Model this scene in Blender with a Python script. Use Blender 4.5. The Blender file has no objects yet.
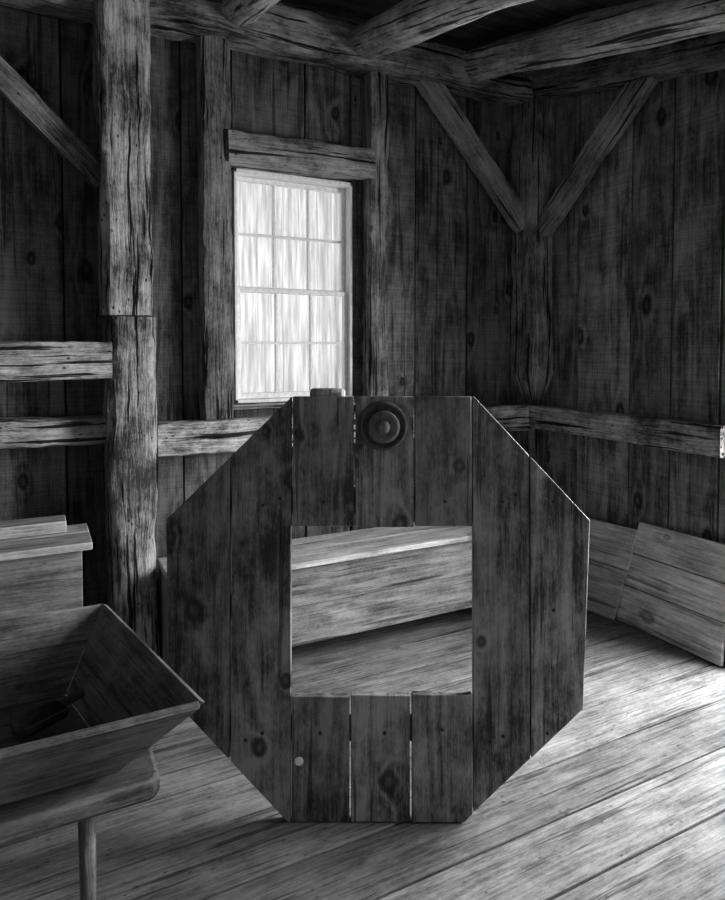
import bpy, math, random, bmesh
from mathutils import Vector, Matrix, noise
random.seed(7)
S = bpy.context.scene
S.view_settings.view_transform = 'Standard'
S.view_settings.look = 'None'
S.view_settings.exposure = 0.22
S.view_settings.gamma = 0.88

# ------------------------------------------------------------------ materials
def N(nt, t, **kw):
    n = nt.nodes.new(t)
    for k, v in kw.items(): setattr(n, k, v)
    return n
def mathn(nt, op, a, b=None, c=None, clamp=False):
    n = nt.nodes.new('ShaderNodeMath'); n.operation = op; n.use_clamp = clamp
    for i, v in enumerate((a, b, c)):
        if v is None: continue
        if isinstance(v, (int, float)): n.inputs[i].default_value = v
        else: nt.links.new(v, n.inputs[i])
    return n.outputs[0]
def mrange(nt, v, a, b, c, d, smooth=True):
    n = nt.nodes.new('ShaderNodeMapRange')
    if smooth: n.interpolation_type = 'SMOOTHSTEP'
    nt.links.new(v, n.inputs[0])
    for i, x in enumerate((a, b, c, d)): n.inputs[i+1].default_value = x
    return n.outputs[0]
def wood(name, dark, light, rough=0.75, knots=1.0, kscale=(3.2, 1.9), rings=45, ringw=0.3,
         crack=0.6, bump=0.5, spec=0.3, stain=0.4, crthr=0.62, saw=0.0, worm=0.0, fleck=0.0, kr=0.05, kp=.3):
    m = bpy.data.materials.new(name); m.use_nodes = True
    nt = m.node_tree; L = nt.links.new
    bs = nt.nodes['Principled BSDF']
    at = N(nt, 'ShaderNodeAttribute', attribute_name='gc')
    tn = N(nt, 'ShaderNodeAttribute', attribute_name='tone')
    sp = nt.nodes.new('ShaderNodeSeparateXYZ'); L(at.outputs['Vector'], sp.inputs[0])
    def mapped(sx, sy, sz):
        v = nt.nodes.new('ShaderNodeVectorMath'); v.operation = 'MULTIPLY'
        L(at.outputs['Vector'], v.inputs[0]); v.inputs[1].default_value = (sx, sy, sz)
        return v.outputs[0]
    def nz(vec, detail, r=0.6, dist=0.0):
        n = N(nt, 'ShaderNodeTexNoise'); n.inputs['Scale'].default_value = 1
        n.inputs['Detail'].default_value = detail; n.inputs['Roughness'].default_value = r
        n.inputs['Distortion'].default_value = dist
        L(vec, n.inputs['Vector']); return n.outputs['Fac']
    streak = nz(mapped(110, 5, 110), 6, 0.72, 0.25)
    fine = nz(mapped(340, 45, 340), 3, 0.75)
    low = nz(mapped(6, 0.8, 6), 1.5, 0.4)
    st = nz(mapped(4, 3, 4), 6, 0.75)
    cr = nz(mapped(42, 1.5, 42), 3, 0.55)
    xz = mathn(nt, 'ADD', sp.outputs[0], sp.outputs[2])
    cb = nt.nodes.new('ShaderNodeCombineXYZ')
    L(mathn(nt, 'MULTIPLY', xz, kscale[0]), cb.inputs[0]); L(mathn(nt, 'MULTIPLY', sp.outputs[1], kscale[1]), cb.inputs[1])
    vo = N(nt, 'ShaderNodeTexVoronoi'); vo.voronoi_dimensions = '2D'; vo.inputs['Scale'].default_value = 1
    L(cb.outputs[0], vo.inputs['Vector'])
    vs_ = nt.nodes.new('ShaderNodeSeparateColor'); L(vo.outputs['Color'], vs_.inputs[0])
    present = mrange(nt, vs_.outputs[0], kp, kp+.12, 0, 1)          # some cells have no knot
    sizer = mrange(nt, vs_.outputs[1], 0, 1, .35, 1.25, False)      # knots differ in size
    kd0 = mathn(nt, 'ADD', vo.outputs['Distance'], mrange(nt, st, .3, .7, -.025, .025))
    kd = mathn(nt, 'DIVIDE', kd0, sizer)
    kmask = mathn(nt, 'MULTIPLY', mrange(nt, kd, kr*.75, kr*1.3, 1, 0), present)
    kcore = mrange(nt, kd, kr*.15, kr*.6, 0, 1)
    halo = mathn(nt, 'MULTIPLY', mrange(nt, kd, 0.0, 0.30, 1, 0), present)
    rv = mathn(nt, 'ADD', mathn(nt, 'MULTIPLY', low, rings), mathn(nt, 'MULTIPLY', halo, 7.0*min(knots, 1)))
    rv = mathn(nt, 'ADD', rv, mathn(nt, 'MULTIPLY', streak, 2.5))
    ring = mathn(nt, 'MULTIPLY_ADD', mathn(nt, 'SINE', rv), 0.5, 0.5)
    ring = mathn(nt, 'POWER', ring, 1.4)
    v = mathn(nt, 'ADD', mathn(nt, 'MULTIPLY', mrange(nt, streak, .32, .68, 0, 1), 0.62-ringw*.4),
              mathn(nt, 'MULTIPLY', ring, ringw))
    v = mathn(nt, 'ADD', v, mathn(nt, 'MULTIPLY', mrange(nt, fine, .35, .65, 0, 1), .25))
    v = mathn(nt, 'ADD', v, mathn(nt, 'MULTIPLY', mrange(nt, st, .3, .7, -0.5, 0.5), stain), clamp=True)
    mix = nt.nodes.new('ShaderNodeMix'); mix.data_type = 'FLOAT'
    L(v, mix.inputs[0]); mix.inputs[2].default_value = dark; mix.inputs[3].default_value = light
    val = mix.outputs[0]
    kk = mathn(nt, 'SUBTRACT', 1.0, mathn(nt, 'MULTIPLY', kmask, mathn(nt, 'MULTIPLY_ADD', kcore, .35*knots, .4*knots)))
    val = mathn(nt, 'MULTIPLY', val, kk)
    ckm = mrange(nt, cr, crthr, crthr+.04, 0, 1)
    val = mathn(nt, 'MULTIPLY', val, mathn(nt, 'SUBTRACT', 1.0, mathn(nt, 'MULTIPLY', ckm, crack)))
    if saw > 0:
        sw = nz(mapped(2, 140, 2), 2, 0.5)
        val = mathn(nt, 'MULTIPLY', val, mrange(nt, sw, .35, .65, 1-saw, 1+saw))
    if worm > 0:
        v2 = N(nt, 'ShaderNodeTexVoronoi'); v2.inputs['Scale'].default_value = 1; L(mapped(38, 22, 38), v2.inputs['Vector'])
        gate = mrange(nt, nz(mapped(9, 6, 9), 2), .5, .6, 0, 1)
        wm = mathn(nt, 'MULTIPLY', mrange(nt, v2.outputs['Distance'], .12, .2, 1, 0), gate)
        val = mathn(nt, 'MULTIPLY', val, mathn(nt, 'SUBTRACT', 1.0, mathn(nt, 'MULTIPLY', wm, worm)))
    if fleck > 0:
        fl = nz(mapped(60, 30, 60), 4, .75)
        val = mathn(nt, 'ADD', val, mathn(nt, 'MULTIPLY', mrange(nt, fl, .66, .74, 0, 1), fleck))
        f2 = nz(mapped(9, 5, 9), 6, .8)
        val = mathn(nt, 'ADD', val, mathn(nt, 'MULTIPLY', mrange(nt, f2, .62, .76, 0, 1), fleck*.9))
    val = mathn(nt, 'MULTIPLY', val, tn.outputs['Fac'])
    c3 = nt.nodes.new('ShaderNodeCombineColor')
    for i in range(3): L(val, c3.inputs[i])
    L(c3.outputs[0], bs.inputs['Base Color'])
    bs.inputs['Roughness'].default_value = rough
    bs.inputs['Specular IOR Level'].default_value = spec
    h = mathn(nt, 'SUBTRACT', v, mathn(nt, 'MULTIPLY', ckm, 1.5))
    bp = nt.nodes.new('ShaderNodeBump'); bp.inputs['Strength'].default_value = bump
    bp.inputs['Distance'].default_value = 0.004
    L(h, bp.inputs['Height']); L(bp.outputs[0], bs.inputs['Normal'])
    return m
def plain(name, g, rough=0.6, metal=0.0, noisy=0.2):
    m = bpy.data.materials.new(name); m.use_nodes = True; nt = m.node_tree
    bs = nt.nodes['Principled BSDF']
    n = N(nt, 'ShaderNodeTexNoise'); n.inputs['Scale'].default_value = 30; n.inputs['Detail'].default_value = 5
    r = mrange(nt, n.outputs['Fac'], .3, .7, g*(1-noisy), g*(1+noisy))
    c3 = nt.nodes.new('ShaderNodeCombineColor')
    for i in range(3): nt.links.new(r, c3.inputs[i])
    nt.links.new(c3.outputs[0], bs.inputs['Base Color'])
    bs.inputs['Roughness'].default_value = rough; bs.inputs['Metallic'].default_value = metal
    return m

M_wall = wood('wall_board_wood', .035, .27, knots=1.1, kscale=(3.6, 2.1), ringw=.36, crack=.6, saw=.14, kr=.095, stain=.8, crthr=.61, kp=.2)
M_wallR = wood('wall_board_wood_b', .05, .40, knots=1.1, kscale=(3.6, 2.1), ringw=.36, crack=.5, saw=.14, kr=.095, stain=.8, kp=.2)
M_hewn = wood('hewn_timber_wood', .08, .80, rough=.9, knots=.6, kscale=(2.5, 1.6), ringw=.12, crack=.92, bump=1.0, stain=1.0, crthr=.575, worm=.85, spec=.15)
M_dimb = wood('dark_timber_wood', .05, .42, rough=.85, knots=.8, ringw=.2, crack=.9, bump=.9, stain=.8, crthr=.59, worm=.75, spec=.2)
M_oct = wood('old_pine_board_wood', .03, .38, rough=.45, knots=1.05, kscale=(4.6, 3.6), rings=60, ringw=.36, crack=.6, bump=.4, spec=.5, stain=.95, fleck=.22, kr=.11, kp=.1)
M_floor = wood('floor_board_wood', .09, .32, rough=.95, knots=.5, kscale=(3.0, .8), ringw=.14, crack=.5, bump=.12, stain=.5, crthr=.61, spec=.02, worm=.4)
M_chest = wood('chest_wood', .08, .42, rough=.7, knots=.5, kscale=(2, 1), ringw=.3, crack=.6, bump=.4, stain=.5, worm=.4)
M_tray = wood('trough_wood', .06, .32, rough=.5, knots=.2, ringw=.2, crack=.5, bump=.4, stain=.7, fleck=.1)
M_lean = wood('loose_plank_wood', .17, .62, rough=.75, knots=.7, ringw=.25, crack=.5, bump=.4, kp=.1, kr=.08)
M_log = wood('peeled_log_wood', .22, .95, rough=.85, knots=.5, ringw=.1, crack=.88, bump=.9, stain=.9, crthr=.57, worm=.7)
M_boss = wood('turned_boss_wood', .16, .46, rough=.8, knots=0, ringw=.2, crack=.4, bump=.3, stain=.5, spec=.15)
M_paint = plain('weathered_white_paint', .88, .6, noisy=.1)
M_iron = plain('dark_iron', .05, .5, .6)
M_dark = plain('dark_backing', .03, .9)
M_pale = plain('lit_hole_white', .97, .5, noisy=.02)  # near-white colour standing in for light through a bored hole

# ------------------------------------------------------------------ mesh builder
class B:
    def __init__(s): s.v = []; s.f = []; s.gc = []; s.t = []
    def grid(s, M, size, seg=(1, 1, 1), tone=1.0, hew=0.0, edge=None):
        w, l, t = size; nx, ny, nz = seg
        off = Vector((random.uniform(0, 50), random.uniform(0, 50), random.uniform(0, 50)))
        idx = {}
        e = hew*0.8 if edge is None else edge
        def vert(i, j, k):
            if (i, j, k) in idx: return idx[(i, j, k)]
            p = Vector(((i/nx-.5)*w, (j/ny-.5)*l, (k/nz-.5)*t)); g = p+off
            if hew > 0:
                q = Vector((p.x*5, p.y*2.2, p.z*5))+off
                d = noise.noise_vector(q)*hew + noise.noise_vector(q*4)*hew*.4 + noise.noise_vector(q*11)*hew*.2
                p = p+Vector((d.x, d.y*.3, d.z))
                if i in (0, nx) and k in (0, nz):
                    a = e*(.5+1.8*abs(noise.noise(Vector((p.y*9, i*3.1, k*2.7))+off)))
                    p.x += a if i == 0 else -a
                    p.z += a if k == 0 else -a
            s.v.append(M@p); s.gc.append(g); s.t.append(tone); idx[(i, j, k)] = len(s.v)-1
            return idx[(i, j, k)]
        def q(a, b, c, d): s.f.append((vert(*a), vert(*b), vert(*c), vert(*d)))
        for i in range(nx):
            for j in range(ny):
                q((i, j, 0), (i, j+1, 0), (i+1, j+1, 0), (i+1, j, 0))
                q((i, j, nz), (i+1, j, nz), (i+1, j+1, nz), (i, j+1, nz))
        for j in range(ny):
            for k in range(nz):
                q((0, j, k), (0, j, k+1), (0, j+1, k+1), (0, j+1, k))
                q((nx, j, k), (nx, j+1, k), (nx, j+1, k+1), (nx, j, k+1))
        for i in range(nx):
            for k in range(nz):
                q((i, 0, k), (i+1, 0, k), (i+1, 0, k+1), (i, 0, k+1))
                q((i, ny, k), (i, ny, k+1), (i+1, ny, k+1), (i+1, ny, k))
    def ext(s, x, y, z, along='z', normal='y', tone=1.0, hew=0, step=.05, seg=None):
        ax = {'x': Vector((1, 0, 0)), 'y': Vector((0, 1, 0)), 'z': Vector((0, 0, 1))}
        dim = {'x': x[1]-x[0], 'y': y[1]-y[0], 'z': z[1]-z[0]}
        other = [a for a in 'xyz' if a not in (along, normal)][0]
        Y = ax[along]; Z = ax[normal]; X = Y.cross(Z)
        M = Matrix.Translation(((x[0]+x[1])/2, (y[0]+y[1])/2, (z[0]+z[1])/2)) @ Matrix((X, Y, Z)).transposed().to_4x4()
        size = (dim[other], dim[along], dim[normal])
        if hew > 0: seg = tuple(max(2, int(round(d/step))) for d in size)
        s.grid(M, size, seg or (1, 1, 1), tone, hew)
    def beam(s, p0, p1, w, t, normal, tone=1.0, hew=0, step=.05):
        p0 = Vector(p0); p1 = Vector(p1); Y = (p1-p0).normalized()
        Z = Vector(normal); Z = (Z-Y*Z.dot(Y)).normalized(); X = Y.cross(Z)
        M = Matrix.Translation((p0+p1)/2) @ Matrix((X, Y, Z)).transposed().to_4x4()
        size = (w, (p1-p0).length, t)
        seg = tuple(max(2, int(round(d/step))) for d in size) if hew > 0 else (1, 1, 1)
        s.grid(M, size, seg, tone, hew)
    def log(s, p0, p1, r0, r1, tone=1.0, rough=.006, n=20, m=40, cap=True):
        p0 = Vector(p0); p1 = Vector(p1); Y = (p1-p0).normalized()
        X = Y.orthogonal().normalized(); Z = X.cross(Y); l = (p1-p0).length
        off = Vector((random.uniform(0, 50), random.uniform(0, 50), 0)); base = len(s.v)
        for j in range(m+1):
            f = j/m; r = r0+(r1-r0)*f
            c = p0+(p1-p0)*f
            if rough: c = c+X*noise.noise(Vector((f*l*1.2, 0, 0))+off)*rough*2
            for i in range(n+1):
                a = 2*math.pi*i/n
                ii = a if i < n else 0
                rr = r+noise.noise(Vector((math.cos(ii)*1.5, f*l*3, math.sin(ii)*1.5))+off)*rough*2
                s.v.append(c+(X*math.cos(ii)+Z*math.sin(ii))*rr)
                s.gc.append(Vector((a*r, f*l, 0))+off); s.t.append(tone)
        for j in range(m):
            for i in range(n):
                a = base+j*(n+1)+i
                s.f.append((a, a+1, a+n+2, a+n+1))
        if cap:
            for j in (0, m):
                ring = [base+j*(n+1)+i for i in range(n)]
                b2 = len(s.v)
                for k in ring: s.v.append(s.v[k]); s.gc.append(Vector(s.v[k])*1.0); s.t.append(tone*.9)
                fc = tuple(range(b2, b2+n)); s.f.append(fc if j == 0 else fc[::-1])
    def prism(s, poly, w0, w1, M, tone=1.0, alongv=True):
        off = Vector((random.uniform(0, 50), random.uniform(0, 50), random.uniform(0, 50)))
        n = len(poly); b = len(s.v)
        for w in (w0, w1):
            for (u, v) in poly:
                s.v.append(M@Vector((u, v, w)))
                s.gc.append((Vector((u, v, w)) if alongv else Vector((v, u, w)))+off); s.t.append(tone)
        s.f.append(tuple(b+i for i in range(n))[::-1]); s.f.append(tuple(b+n+i for i in range(n)))
        for i in range(n):
            j = (i+1) % n; s.f.append((b+i, b+j, b+n+j, b+n+i))
    def slab(s, q, th, tone=1.0):
        q = [Vector(p) for p in q]
        Y = (q[1]-q[0]).normalized(); nrm = (q[1]-q[0]).cross(q[3]-q[0]).normalized(); X = Y.cross(nrm)
        off = Vector((random.uniform(0, 50), random.uniform(0, 50), random.uniform(0, 50))); b = len(s.v)
        for d in (0, -th):
            for p in q:
                P = p+nrm*d; s.v.append(P)
                r = p-q[0]; s.gc.append(Vector((r.dot(X), r.dot(Y), d))+off); s.t.append(tone)
        s.f += [(b, b+1, b+2, b+3), (b+7, b+6, b+5, b+4)]
        for i in range(4):
            j = (i+1) % 4; s.f.append((b+i, b+4+i, b+4+j, b+j))
    def obj(s, name, mat, bevel=0.0, smooth=True, parent=None):
        me = bpy.data.meshes.new(name); me.from_pydata([tuple(v) for v in s.v], [], s.f)
        a = me.attributes.new('gc', 'FLOAT_VECTOR', 'POINT'); a.data.foreach_set('vector', [c for g in s.gc for c in g])
        a = me.attributes.new('tone', 'FLOAT', 'POINT'); a.data.foreach_set('value', s.t)
        me.materials.append(mat)
        bm = bmesh.new(); bm.from_mesh(me); bmesh.ops.recalc_face_normals(bm, faces=bm.faces); bm.to_mesh(me); bm.free()
        if smooth:
            me.polygons.foreach_set('use_smooth', [True]*len(me.polygons))
            me.set_sharp_from_angle(angle=math.radians(38))
        o = bpy.data.objects.new(name, me); S.collection.objects.link(o)
        if bevel > 0:
            md = o.modifiers.new('bevel', 'BEVEL'); md.width = bevel; md.segments = 2; md.limit_method = 'ANGLE'
        if parent: o.parent = parent
        return o
def empty(name, loc=(0, 0, 0)):
    e = bpy.data.objects.new(name, None); S.collection.objects.link(e); return e
rt = lambda a=.8, b=1.2: random.uniform(a, b)

XW, YW = 2.73, 3.07
ceil = lambda y: 3.045-.24*(2.86-y)

# ------------------------------------------------------------------ floor
b = B(); y = -1.5
while y < YW+.02:
    w = random.choice([.17, .2, .23, .26]); y1 = min(y+w, YW+.02)
    cuts = [-1.9, random.uniform(-.9, .6) if random.random() < .5 else -1.2, XW+.02]
    for c0, c1 in zip(cuts[:-1], cuts[1:]):
        b.ext((c0+.001, c1-.001), (y+.004, y1-.004), (-.035, random.uniform(-.002, 0)), 'x', 'z', rt(.75, 1.15))
    y = y1
FL = b.obj('floor', M_floor, bevel=.003)
b = B(); b.ext((-1.95, XW+.1), (-1.5, YW+.1), (-.07, -.037)); b.obj('subfloor', M_dark, parent=FL)

# ------------------------------------------------------------------ walls
b = B()
ed = [-1.9, -1.6, -1.3, -1.02, -.72, -.42, -.15, .12, .4, .62, .862, 1.24, 1.495, 1.68, 1.895, 2.244, 2.567, XW]
tones = {.4: .65, .62: .8, .12: .6, -.15: .8, 1.68: 1.05, 1.895: 1.15, 2.244: .95, .862: .85, 1.24: .85}
for a, c in zip(ed[:-1], ed[1:]):
    d = random.uniform(-.006, .006); t = tones.get(a, .9)*rt(.8, 1.15)
    parts = [(0, 1.13), (2.262, 3.08)] if a in (.862, 1.24) else [(0, 3.08)]
    for z0, z1 in parts:
        b.ext((a+.004, c-.004), (YW+d, YW+.028), (z0, z1), 'z', 'y', t)
WB = b.obj('wall_back', M_wall, bevel=.003)
b = B()
for x, z in (((-1.95, .862), (0, 3.1)), ((1.495, XW+.06), (0, 3.1)), ((.862, 1.495), (0, 1.13)), ((.862, 1.495), (2.262, 3.1))):
    b.ext(x, (YW+.029, YW+.05), z)
b.obj('light_block_backing', M_dark, parent=WB)  # added behind the boards to block light through their gaps
DY0, DY1 = .60, 1.70
b = B()
ed = [YW, 2.93, 2.69, 2.33, 2.09, 1.84, DY1, DY0, .5, .25, -.05, -.4, -.75, -1.1, -1.5]
for a, c in zip(ed[:-1], ed[1:]):
    d = random.uniform(-.006, .006); zt = min(ceil(c), ceil(a))+.02
    b.ext((XW+d, XW+.028), (c+.004, a-.004), (2.0 if a == DY1 else 0, zt), 'z', 'x', rt(.75, 1.2))
WR = b.obj('wall_right', M_wallR, bevel=.003)
b = B()
for ys, z in (((DY1, YW+.05), (0, 2.9)), ((-1.5, DY0), (0, 2.0)), ((DY0, DY1), (2.0, 2.6))):
    b.ext((XW+.029, XW+.05), ys, z)
b.obj('light_block_backing', M_dark, parent=WR)  # unseen layer added to stop light leaking between the right wall boards
b = B()
b.ext((2.69, 2.727), (DY1+.002, DY1+.05), (0, 2.06), 'z', 'x', 1); b.ext((2.69, 2.727), (DY0-.055, DY0-.002), (0, 2.06), 'z', 'x', 1)
b.ext((2.69, 2.727), (DY0, DY1), (2.003, 2.06), 'y', 'x', 1)
b.obj('doorway_casing', M_dimb, .003, parent=WR)
b = B()
y = -1.5
while y < YW:
    y1 = min(y+random.choice([.25, .3]), YW)
    b.ext((-1.93, -1.9), (y+.003, y1-.003), (0, ceil(y)+.02), 'z', 'x', rt()); y = y1
b.obj('wall_left', M_wall, bevel=.003)
b = B(); y = -1.5
while y < YW+.05:
    y1 = min(y+random.choice([.22, .28]), YW+.05)
    p0 = Vector((-1.93, (y+y1)/2, ceil((y+y1)/2)+.02)); p1 = p0.copy(); p1.x = XW+.05
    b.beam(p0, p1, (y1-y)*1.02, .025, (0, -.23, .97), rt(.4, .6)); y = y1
b.obj('ceiling', M_wall)

# ------------------------------------------------------------------ timber frame
TF = empty('timber_frame')
def single(name, mat, fn, bevel=0):
    q = B(); fn(q); return q.obj(name, mat, bevel, parent=TF)
single('post_upper', M_hewn, lambda q: q.ext((.252, .452), (2.80, 3.065), (1.535, 3.0), 'z', 'y', .8, .016, .025))
single('post_lower', M_hewn, lambda q: q.ext((.274, .458), (2.812, 3.065), (0, 1.53), 'z', 'y', .8, .018, .025))
o = single('corner_post', M_dimb, lambda q: q.ext((2.56, 2.728), (2.87, 3.068), (1.07, 2.97), 'z', 'y', 1.4, .008, .03))
for v in o.data.vertices:
    if v.co.z < 1.24:
        f = max(0, (v.co.z-1.06)/.18)
        v.co.x = 2.728-(2.728-v.co.x)*(.35+.65*f); v.co.y = 3.068-(3.068-v.co.y)*(.5+.5*f)
single('corner_post_foot', M_dimb, lambda q: q.ext((2.64, 2.728), (2.98, 3.068), (0, 1.07), 'z', 'y', .8, .004, .04))
single('stud_left', M_dimb, lambda q: q.ext((.69, .835), (2.95, 3.066), (1.07, 2.84), 'z', 'y', .95, .010, .028))
single('stud_right', M_dimb, lambda q: q.ext((1.55, 1.66), (2.95, 3.066), (1.07, 2.85), 'z', 'y', 1.15, .009, .028))
single('window_header', M_dimb, lambda q: q.beam((.81, 2.995, 2.325), (1.57, 2.995, 2.345), .145, .13, (0, -1, 0), 1.2, .010, .026))
single('girt_back', M_hewn, lambda q: q.ext((.46, 2.66), (2.95, 3.066), (.91, 1.067), 'x', 'y', 1.2, .009, .028))
single('girt_right', M_hewn, lambda q: q.ext((2.62, 2.728), (DY1+.06, 2.96), (.925, 1.065), 'y', 'x', 1.0, .006, .03))
single('girt_left_upper', M_hewn, lambda q: q.ext((-1.88, .285), (2.79, 2.93), (1.27, 1.423), 'x', 'y', 1.0, .008, .03))
single('girt_left_lower', M_hewn, lambda q: q.ext((-1.88, .275), (2.94, 3.066), (.99, 1.11), 'x', 'y', .85, .008, .03))
single('brace_left', M_dimb, lambda q: q.beam((.28, 2.95, 2.10), (-.45, 2.95, 2.82), .10, .07, (0, -1, 0), 1.2, .005, .035))
single('brace_back', M_dimb, lambda q: q.beam((2.58, 2.98, 2.12), (1.88, 2.98, 2.87), .12, .07, (0, -1, 0), 1.4, .005, .035))
single('brace_right', M_dimb, lambda q: q.beam((2.64, 2.88, 2.09), (2.64, 2.07, 2.80), .12, .07, (-1, 0, 0), 1.4, .005, .035))
single('tie_beam_back', M_hewn, lambda q: q.beam((-1.88, 2.965, 2.845), (2.72, 2.965, 2.93), .20, .195, (0, -1, 0), .7, .018, .035))
single('plate_beam_right', M_hewn, lambda q: q.beam((2.635, 2.86, 2.93), (2.635, -1.4, 2.93-.22*4.26), .185, .18, (-1, 0, 0), .55, .010, .05))
LJ = empty('log_joists')
for i, x in enumerate((-1.1, -.46, .18, .84, 1.49, 2.14)):
    q = B(); q.log((x, 2.88, 2.925), (x, -1.4, 2.925-.24*4.28), .082, .095, 1.0, .010, 24, 70); q.obj('log_%d' % (i+1), M_log, parent=LJ)

# ------------------------------------------------------------------ window
W = empty('window_1')
x0, x1, z0, z1 = .864, 1.493, 1.132, 2.260
b = B()
for x, z in (((x0, x0+.014), (z0, z1)), ((x1-.014, x1), (z0, z1)), ((x0, x1), (z1-.02, z1)), ((x0, x1), (z0, z0+.018))):
    b.ext(x, (3.045, 3.15), z, 'z' if z == (z0, z1) else 'x', 'y', 1)
b.obj('frame', M_paint, .002, parent=W)
def sash(zb, zt, y, nm):
    q = B(); xa, xb = x0+.015, x1-.015; st = .02
    q.ext((xa, xa+st), (y, y+.03), (zb, zt)); q.ext((xb-st, xb), (y, y+.03), (zb, zt))
    q.ext((xa+st, xb-st), (y, y+.03), (zb, zb+.028)); q.ext((xa+st, xb-st), (y, y+.03), (zt-.022, zt))
    iw = xb-xa-2*st
    for i in (1, 2):
        c = xa+st+iw*i/3; q.ext((c-.006, c+.006), (y+.004, y+.024), (zb+.028, zt-.022))
    c = (zb+.028+zt-.022)/2; q.ext((xa+st, xb-st), (y+.003, y+.025), (c-.006, c+.006))
    q.obj(nm, M_paint, .002, parent=W)
sash(z0+.019, 1.695, 3.072, 'sash_lower'); sash(1.675, z1-.021, 3.104, 'sash_upper')
gm = bpy.data.materials.new('old_glass'); gm.use_nodes = True; nt = gm.node_tree; nt.nodes.clear()
o_ = nt.nodes.new('ShaderNodeOutputMaterial'); mx = nt.nodes.new('ShaderNodeMixShader'); mx.inputs[0].default_value = .06
t_ = nt.nodes.new('ShaderNodeBsdfTransparent'); g_ = nt.nodes.new('ShaderNodeBsdfGlossy'); g_.inputs['Roughness'].default_value = .1
nt.links.new(t_.outputs[0], mx.inputs[1]); nt.links.new(g_.outputs[0], mx.inputs[2]); nt.links.new(mx.outputs[0], o_.inputs[0])
b = B(); b.ext((x0+.03, x1-.03), (3.118, 3.120), (z0+.03, z1-.03)); b.obj('glass', gm, parent=W)
cm = bpy.data.materials.new('gauze_curtain'); cm.use_nodes = True; nt = cm.node_tree; nt.nodes.clear()
o_ = nt.nodes.new('ShaderNodeOutputMaterial'); mx = nt.nodes.new('ShaderNodeMixShader'); mx.inputs[0].default_value = .3
tr = nt.nodes.new('ShaderNodeBsdfTranslucent'); df = nt.nodes.new('ShaderNodeBsdfDiffuse')
tc = nt.nodes.new('ShaderNodeTexCoord'); vm = nt.nodes.new('ShaderNodeVectorMath'); vm.operation = 'MULTIPLY'; vm.inputs[1].default_value = (60, 60, 4)
nn = nt.nodes.new('ShaderNodeTexNoise'); nn.inputs['Scale'].default_value = 1; nn.inputs['Detail'].default_value = 5
nt.links.new(tc.outputs['Object'], vm.inputs[0]); nt.links.new(vm.outputs[0], nn.inputs['Vector'])
r = mrange(nt, nn.outputs['Fac'], .3, .7, .5, .85); c3 = nt.nodes.new('ShaderNodeCombineColor')
for i in range(3): nt.links.new(r, c3.inputs[i])
nt.links.new(c3.outputs[0], tr.inputs[0]); nt.links.new(c3.outputs[0], df.inputs[0])
nt.links.new(tr.outputs[0], mx.inputs[1]); nt.links.new(df.outputs[0], mx.inputs[2]); nt.links.new(mx.outputs[0], o_.inputs[0])
vs = []; fs = []; nx, nz_ = 140, 10
for j in range(nz_+1):
    for i in range(nx+1):
        X = .85+.66*i/nx
        vs.append((X, 3.19+.012*math.sin(X*75+1.2*math.sin(X*17))+.004*math.sin(j*.9+X*9), 1.12+1.16*j/nz_))
for j in range(nz_):
    for i in range(nx):
        a = j*(nx+1)+i; fs.append((a, a+1, a+nx+2, a+nx+1))
me = bpy.data.meshes.new('curtain'); me.from_pydata(vs, [], fs); me.materials.append(cm)
me.polygons.foreach_set('use_smooth', [True]*len(me.polygons))
o = bpy.data.objects.new('curtain', me); S.collection.objects.link(o); o.parent = W
b = B(); b.ext((.84, 1.545), (2.985, 3.066), (1.105, 1.13), 'x', 'y', 1.3, .002, .03); b.obj('sill', M_dimb, parent=W)

# ------------------------------------------------------------------ octagonal frame
F = Vector((math.sin(math.radians(27)), math.cos(math.radians(27)), 0)); R = Vector((F.y, -F.x, 0))
OC = empty('octagonal_wooden_frame')
a = math.radians(3)
U = F*math.sin(a)+Vector((0, 0, math.cos(a))); Nn = R.cross(U)
P0 = F*1.850+R*.045+Vector((0, 0, .002))
MO = Matrix.Translation(P0) @ Matrix((R, U, Nn)).transposed().to_4x4()
oct_ = [(-.266, 0), (.254, 0), (.606, .330), (.630, .885), (.288, 1.252), (-.255, 1.252), (-.628, .885), (-.618, .37)]
def clip(poly, ax, lim, keep_gt):
    out = []
    for i in range(len(poly)):
        p, q = poly[i], poly[(i+1) % len(poly)]
        ip = (p[ax] > lim) == keep_gt; iq = (q[ax] > lim) == keep_gt
        if ip: out.append(p)
        if ip != iq:
            t = (lim-p[ax])/(q[ax]-p[ax]); out.append((p[0]+(q[0]-p[0])*t, p[1]+(q[1]-p[1])*t))
    return out
def cell(u0, u1, v0=-1, v1=9):
    p = clip(oct_, 0, u0, True); p = clip(p, 0, u1, False); p = clip(p, 1, v0, True); return clip(p, 1, v1, False)
b = B()
for (u0, u1, v0, v1, t) in ((-.9, -.4385, -1, 9, .8), (-.4335, -.257, -1, 9, 1.0), (.2830, .450, -1, 9, 1.05), (.453, .9, -1, 9, 1.35),
        (-.2520, -.071, .868, 9, .95), (-.066, .107, .864, 9, 1.2), (.111, .2790, .868, 9, .85),
        (-.2540, -.084, -1, .365, .9), (-.079, .095, -1, .369, 1.2), (.101, .2790, -1, .371, 1.05)):
    d = random.uniform(-.002, .002)
    b.prism(cell(u0, u1, v0, v1), -.028, d, MO, t)
b.obj('boards', M_oct, .0025, parent=OC)
b = B()
def bx(u, v, w, along='u', tone=1.0):
    poly = [(u[0], v[0]), (u[1], v[0]), (u[1], v[1]), (u[0], v[1])]
    b.prism(poly, w[0], w[1], MO, tone, along == 'v')
bx((-.46, .49), (.90, .98), (-.056, -.029)); bx((-.46, .46), (.22, .30), (-.056, -.029))
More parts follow.
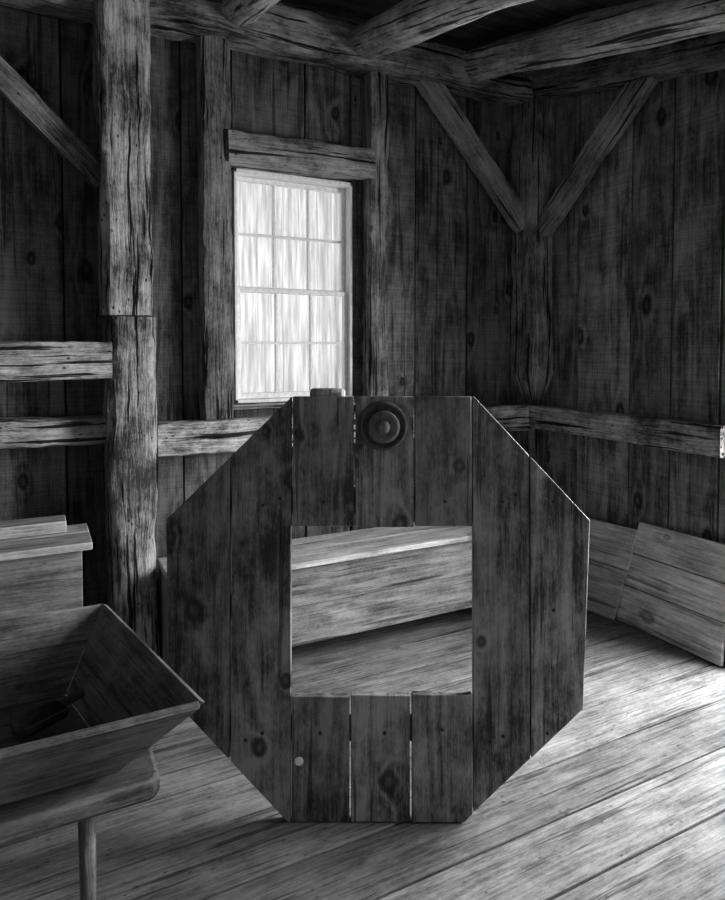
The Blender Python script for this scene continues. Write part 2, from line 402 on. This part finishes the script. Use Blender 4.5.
bx((-.55, -.30), (.58, .66), (-.056, -.029)); bx((.32, .56), (.58, .66), (-.056, -.029))
b.obj('battens', M_oct, .002, parent=OC)
b = B(); bx((-.205, -.098), (1.0, 1.276), (-.075, -.029), 'v', 1.0)
b.obj('cleat', M_lean, .012, parent=OC)
b = B()
for u0, u1 in ((-.345, -.37), (.39, .45)):
    p = MO@Vector((u0, .80, -.06)); q = MO@Vector((u1, 0, -.40)); q.z = .012
    b.beam(p, q, .03, .03, F, .8)
b.obj('prop_legs', M_oct, .002, parent=OC)
def lathe(name, prof, M, mat, parent, n=40, tone=1.0):
    vs = []; fs = []
    for (r, h) in prof:
        for i in range(n):
            t = 2*math.pi*i/n; vs.append(M@Vector((r*math.cos(t), r*math.sin(t), h)))
    for j in range(len(prof)-1):
        for i in range(n):
            k = (i+1) % n; fs.append((j*n+i, j*n+k, (j+1)*n+k, (j+1)*n+i))
    q = B(); q.v = vs; q.f = fs; q.gc = [Vector((v.x, v.z, v.y)) for v in vs]; q.t = [tone]*len(vs)
    return q.obj(name, mat, parent=parent)
MB = MO@Matrix.Translation((.016, 1.165, 0))
lathe('turned_rim', [(.073, 0), (.073, .012), (.071, .018), (.066, .021), (.061, .018), (.057, .008), (.054, .0045), (.040, .004), (.034, .004)], MB, M_boss, OC, 48, .5)  # darker tone paints the shade in the groove ring
lathe('turned_knob', [(.032, .003), (.032, .014), (.038, .020), (.046, .024), (.048, .030), (.046, .036), (.040, .039), (.034, .038), (.029, .033), (.025, .032), (.021, .036), (.018, .043), (.013, .047), (.006, .049), (.0005, .049)], MB@Matrix.Translation((0, -.002, 0)), M_boss, OC, 48, .75)  # lighter tone than the rim paints the light on the dome
MP = MO@Matrix.Translation((-.232, .178, 0))
lathe('lit_hole_disc', [(.013, 0), (.013, .002), (.010, .003), (.0003, .003)], MP, M_pale, OC, 20)  # white disc painted as a bored hole with bright floor behind
for i, (u, v) in enumerate(((-.34, .93), (-.34, .26), (.37, .94), (.37, .25), (.52, .94), (.50, .26), (-.16, .94), (.2, .94), (-.17, .26), (.19, .27), (.02, .26), (-.53, .62), (.52, .62), (-.29, .95), (-.39, .24), (.33, .23), (.41, .96))):
    lathe('nail_%d' % (i+1), [(.005, 0), (.005, .003), (.0003, .0035)], MO@Matrix.Translation((u, v, 0)), M_iron, OC, 10)

# ------------------------------------------------------------------ chest
CH = empty('wooden_chest')
b = B()
b.ext((.50, 2.20), (2.60, 2.625), (.27, .447), 'x', 'y', .95); b.ext((.50, 2.20), (2.60, 2.625), (.105, .268), 'x', 'y', 1.0)
b.ext((.50, 2.20), (2.87, 2.895), (.105, .447), 'x', 'y', .9)
b.ext((.50, 2.20), (2.625, 2.87), (.105, .13), 'x', 'z', .8)
b.obj('body', M_chest, .003, parent=CH)
b = B(); b.ext((.47, 2.235), (2.565, 2.745), (.449, .475), 'x', 'z', 1.25); b.ext((.47, 2.235), (2.748, 2.915), (.449, .475), 'x', 'z', 1.35)
b.obj('lid', M_lean, .004, parent=CH)
b = B(); b.ext((.49, 2.21), (2.585, 2.60), (.105, .135), 'x', 'y', 1.0); b.obj('base_moulding', M_chest, .003, parent=CH)
b = B()
for xa in (.475, 2.20):
    b.ext((xa, xa+.025), (2.60, 2.895), (.105, .447), 'z', 'x', 1)
    b.ext((xa, xa+.025), (2.60, 2.68), (0, .105), 'z', 'x', 1); b.ext((xa, xa+.025), (2.815, 2.895), (0, .105), 'z', 'x', 1)
b.obj('ends', M_chest, .003, parent=CH)

# ------------------------------------------------------------------ trough on bench
T = empty('dough_trough')
zr, zb = .552, .345
A_, B_, C_, D_ = (.340, 1.53, zr), (.19, 2.27, zr), (-.80, 2.27, zr), (-.95, 1.53, zr)
a_, b_, c_, d_ = (.17, 1.70, zb), (.07, 2.12, zb), (-.65, 2.12, zb), (-.75, 1.70, zb)
b = B()
b.slab([A_, B_, b_, a_], .02, 1.3)
b.slab([C_, D_, d_, c_], .02, 1.0)
b.slab([D_, A_, a_, d_], .02, .95)
b.slab([B_, C_, c_, b_], .02, 1.1)
b.slab([d_, a_, b_, c_], .016, .8)
b.obj('body', M_tray, .003, parent=T)
BN = empty('wooden_bench')
b = B()
prof = [(-.85, 1.64), (.24, 1.64), (.26, 1.65), (.27, 1.67), (.27, 2.10), (.25, 2.15), (.21, 2.16), (-.85, 2.16)]
b.prism(prof, .262, .315, Matrix.Identity(4), .7, False)
b.obj('seat', M_tray, .012, parent=BN)
b = B()
for x, y_, dx, dy in ((.10, 1.72, .0, -.02), (.10, 2.08, .02, .05), (-.7, 1.74, -.04, -.03), (-.7, 2.08, -.04, .05)):
    b.log((x+dx, y_+dy, 0), (x, y_, .263), .018, .021, 1.1, .001, 14, 6)
b.obj('legs', M_tray, parent=BN)
SC = empty('wooden_scoop')
b = B(); n = 12
Ms = Matrix.Translation((.0, 1.92, .372)) @ Matrix.Rotation(math.radians(25), 4, 'Z')
for sgn, rr in ((0, .045), (1, .038)):
    for j in range(7):
        for i in range(n+1):
            t = math.pi+math.pi*i/n; k = 1-.15*(j/6)
            p = Vector((-.06+.02*j, rr*k*math.cos(t), .036+rr*k*math.sin(t)))
            b.v.append(Ms@p); b.gc.append(p); b.t.append(.3)
m_ = n+1
for s_ in range(2):
    o0 = s_*7*m_
    for j in range(6):
        for i in range(n): q = o0+j*m_+i; b.f.append((q, q+1, q+m_+1, q+m_))
for j in range(6):
    for i in (0, n): q = j*m_+i; b.f.append((q, q+m_, q+m_+7*m_, q+7*m_))
for i in range(n):
    b.f.append((i, i+1, i+1+7*m_, i+7*m_))
for i in range(n-1): b.f.append((6*m_, 6*m_+i+1, 6*m_+i+2))
b.log(Ms@Vector((.055, 0, .036)), Ms@Vector((.12, 0, .045)), .011, .014, .3, .001, 12, 6)
b.obj('scoop_body', M_tray, parent=SC)

# ------------------------------------------------------------------ cabinet left
CB = empty('wooden_cabinet')
b = B()
b.ext((-.9, .145), (2.52, 2.545), (.36, .672), 'x', 'y', .8); b.ext((-.9, .145), (2.52, 2.545), (.03, .358), 'x', 'y', .8)
b.ext((-.9, .145), (2.74, 2.765), (.03, .672), 'x', 'y', 1.0)
b.ext((.12, .145), (2.547, 2.738), (.0, .672), 'z', 'x', .9); b.ext((-.9, -.875), (2.547, 2.738), (.0, .672), 'z', 'x', .9)
b.ext((-.875, .12), (2.547, 2.738), (.03, .05), 'x', 'z', .9)
b.obj('body', M_chest, .003, parent=CB)
b = B(); b.ext((-.93, .178), (2.485, 2.64), (.673, .70), 'x', 'z', 1.1); b.ext((-.93, .178), (2.643, 2.775), (.673, .70), 'x', 'z', 1.15)
b.obj('lid', M_lean, .004, parent=CB)
b = B(); b.ext((-.7, .10), (2.66, 2.77), (.702, .745), 'x', 'z', 1.1)
b.obj('loose_plank', M_lean, .004)

# ------------------------------------------------------------------ planks leaning on right wall
def lean(name, q0, q1, q2, q3, splits, tn):
    q0, q1, q2, q3 = map(Vector, (q0, q1, q2, q3)); b = B()
    for s0, s1 in zip(splits[:-1], splits[1:]):
        e = .005
        b.slab([q0.lerp(q3, s0+e), q1.lerp(q2, s0+e), q1.lerp(q2, s1-e), q0.lerp(q3, s1-e)], .02, tn*rt(.8, 1.15))
    b.obj(name, M_lean, .003)
lean('leaning_planks', (2.655, 2.335, .003), (2.655, 1.76, .003), (2.702, 1.77, .535), (2.702, 2.235, .53), [0, .36, .68, 1], 1.45)
lean('leaning_planks', (2.57, 2.72, .003), (2.625, 2.325, .003), (2.69, 2.235, .49), (2.675, 2.72, .47), [0, .55, 1], 1.5)

# ------------------------------------------------------------------ lights
def area(name, loc, tgt, sx, sy, power):
    l = bpy.data.lights.new(name, 'AREA'); l.shape = 'RECTANGLE'; l.size = sx; l.size_y = sy; l.energy = power
    o = bpy.data.objects.new(name, l); S.collection.objects.link(o); o.location = loc
    o.rotation_euler = (Vector(tgt)-Vector(loc)).to_track_quat('-Z', 'Y').to_euler(); return o
area('door_daylight', (3.75, .95, 1.7), (1.4, 2.25, .5), 1.5, 2.2, 340)
area('window_daylight', (1.18, 4.0, 1.75), (1.18, 3.1, 1.7), 1.3, 1.5, 15)
w = bpy.data.worlds.new('overcast'); S.world = w; w.use_nodes = True
w.node_tree.nodes['Background'].inputs[0].default_value = (.8, .8, .8, 1)
w.node_tree.nodes['Background'].inputs[1].default_value = .6

# ------------------------------------------------------------------ camera
c = bpy.data.cameras.new('camera'); c.sensor_width = 36; c.lens = 25.8; c.shift_y = -.086; c.clip_start = .02
o = bpy.data.objects.new('camera', c); S.collection.objects.link(o)
o.location = (0, 0, 1.39); o.rotation_euler = (math.radians(88), 0, math.radians(-27)); S.camera = o
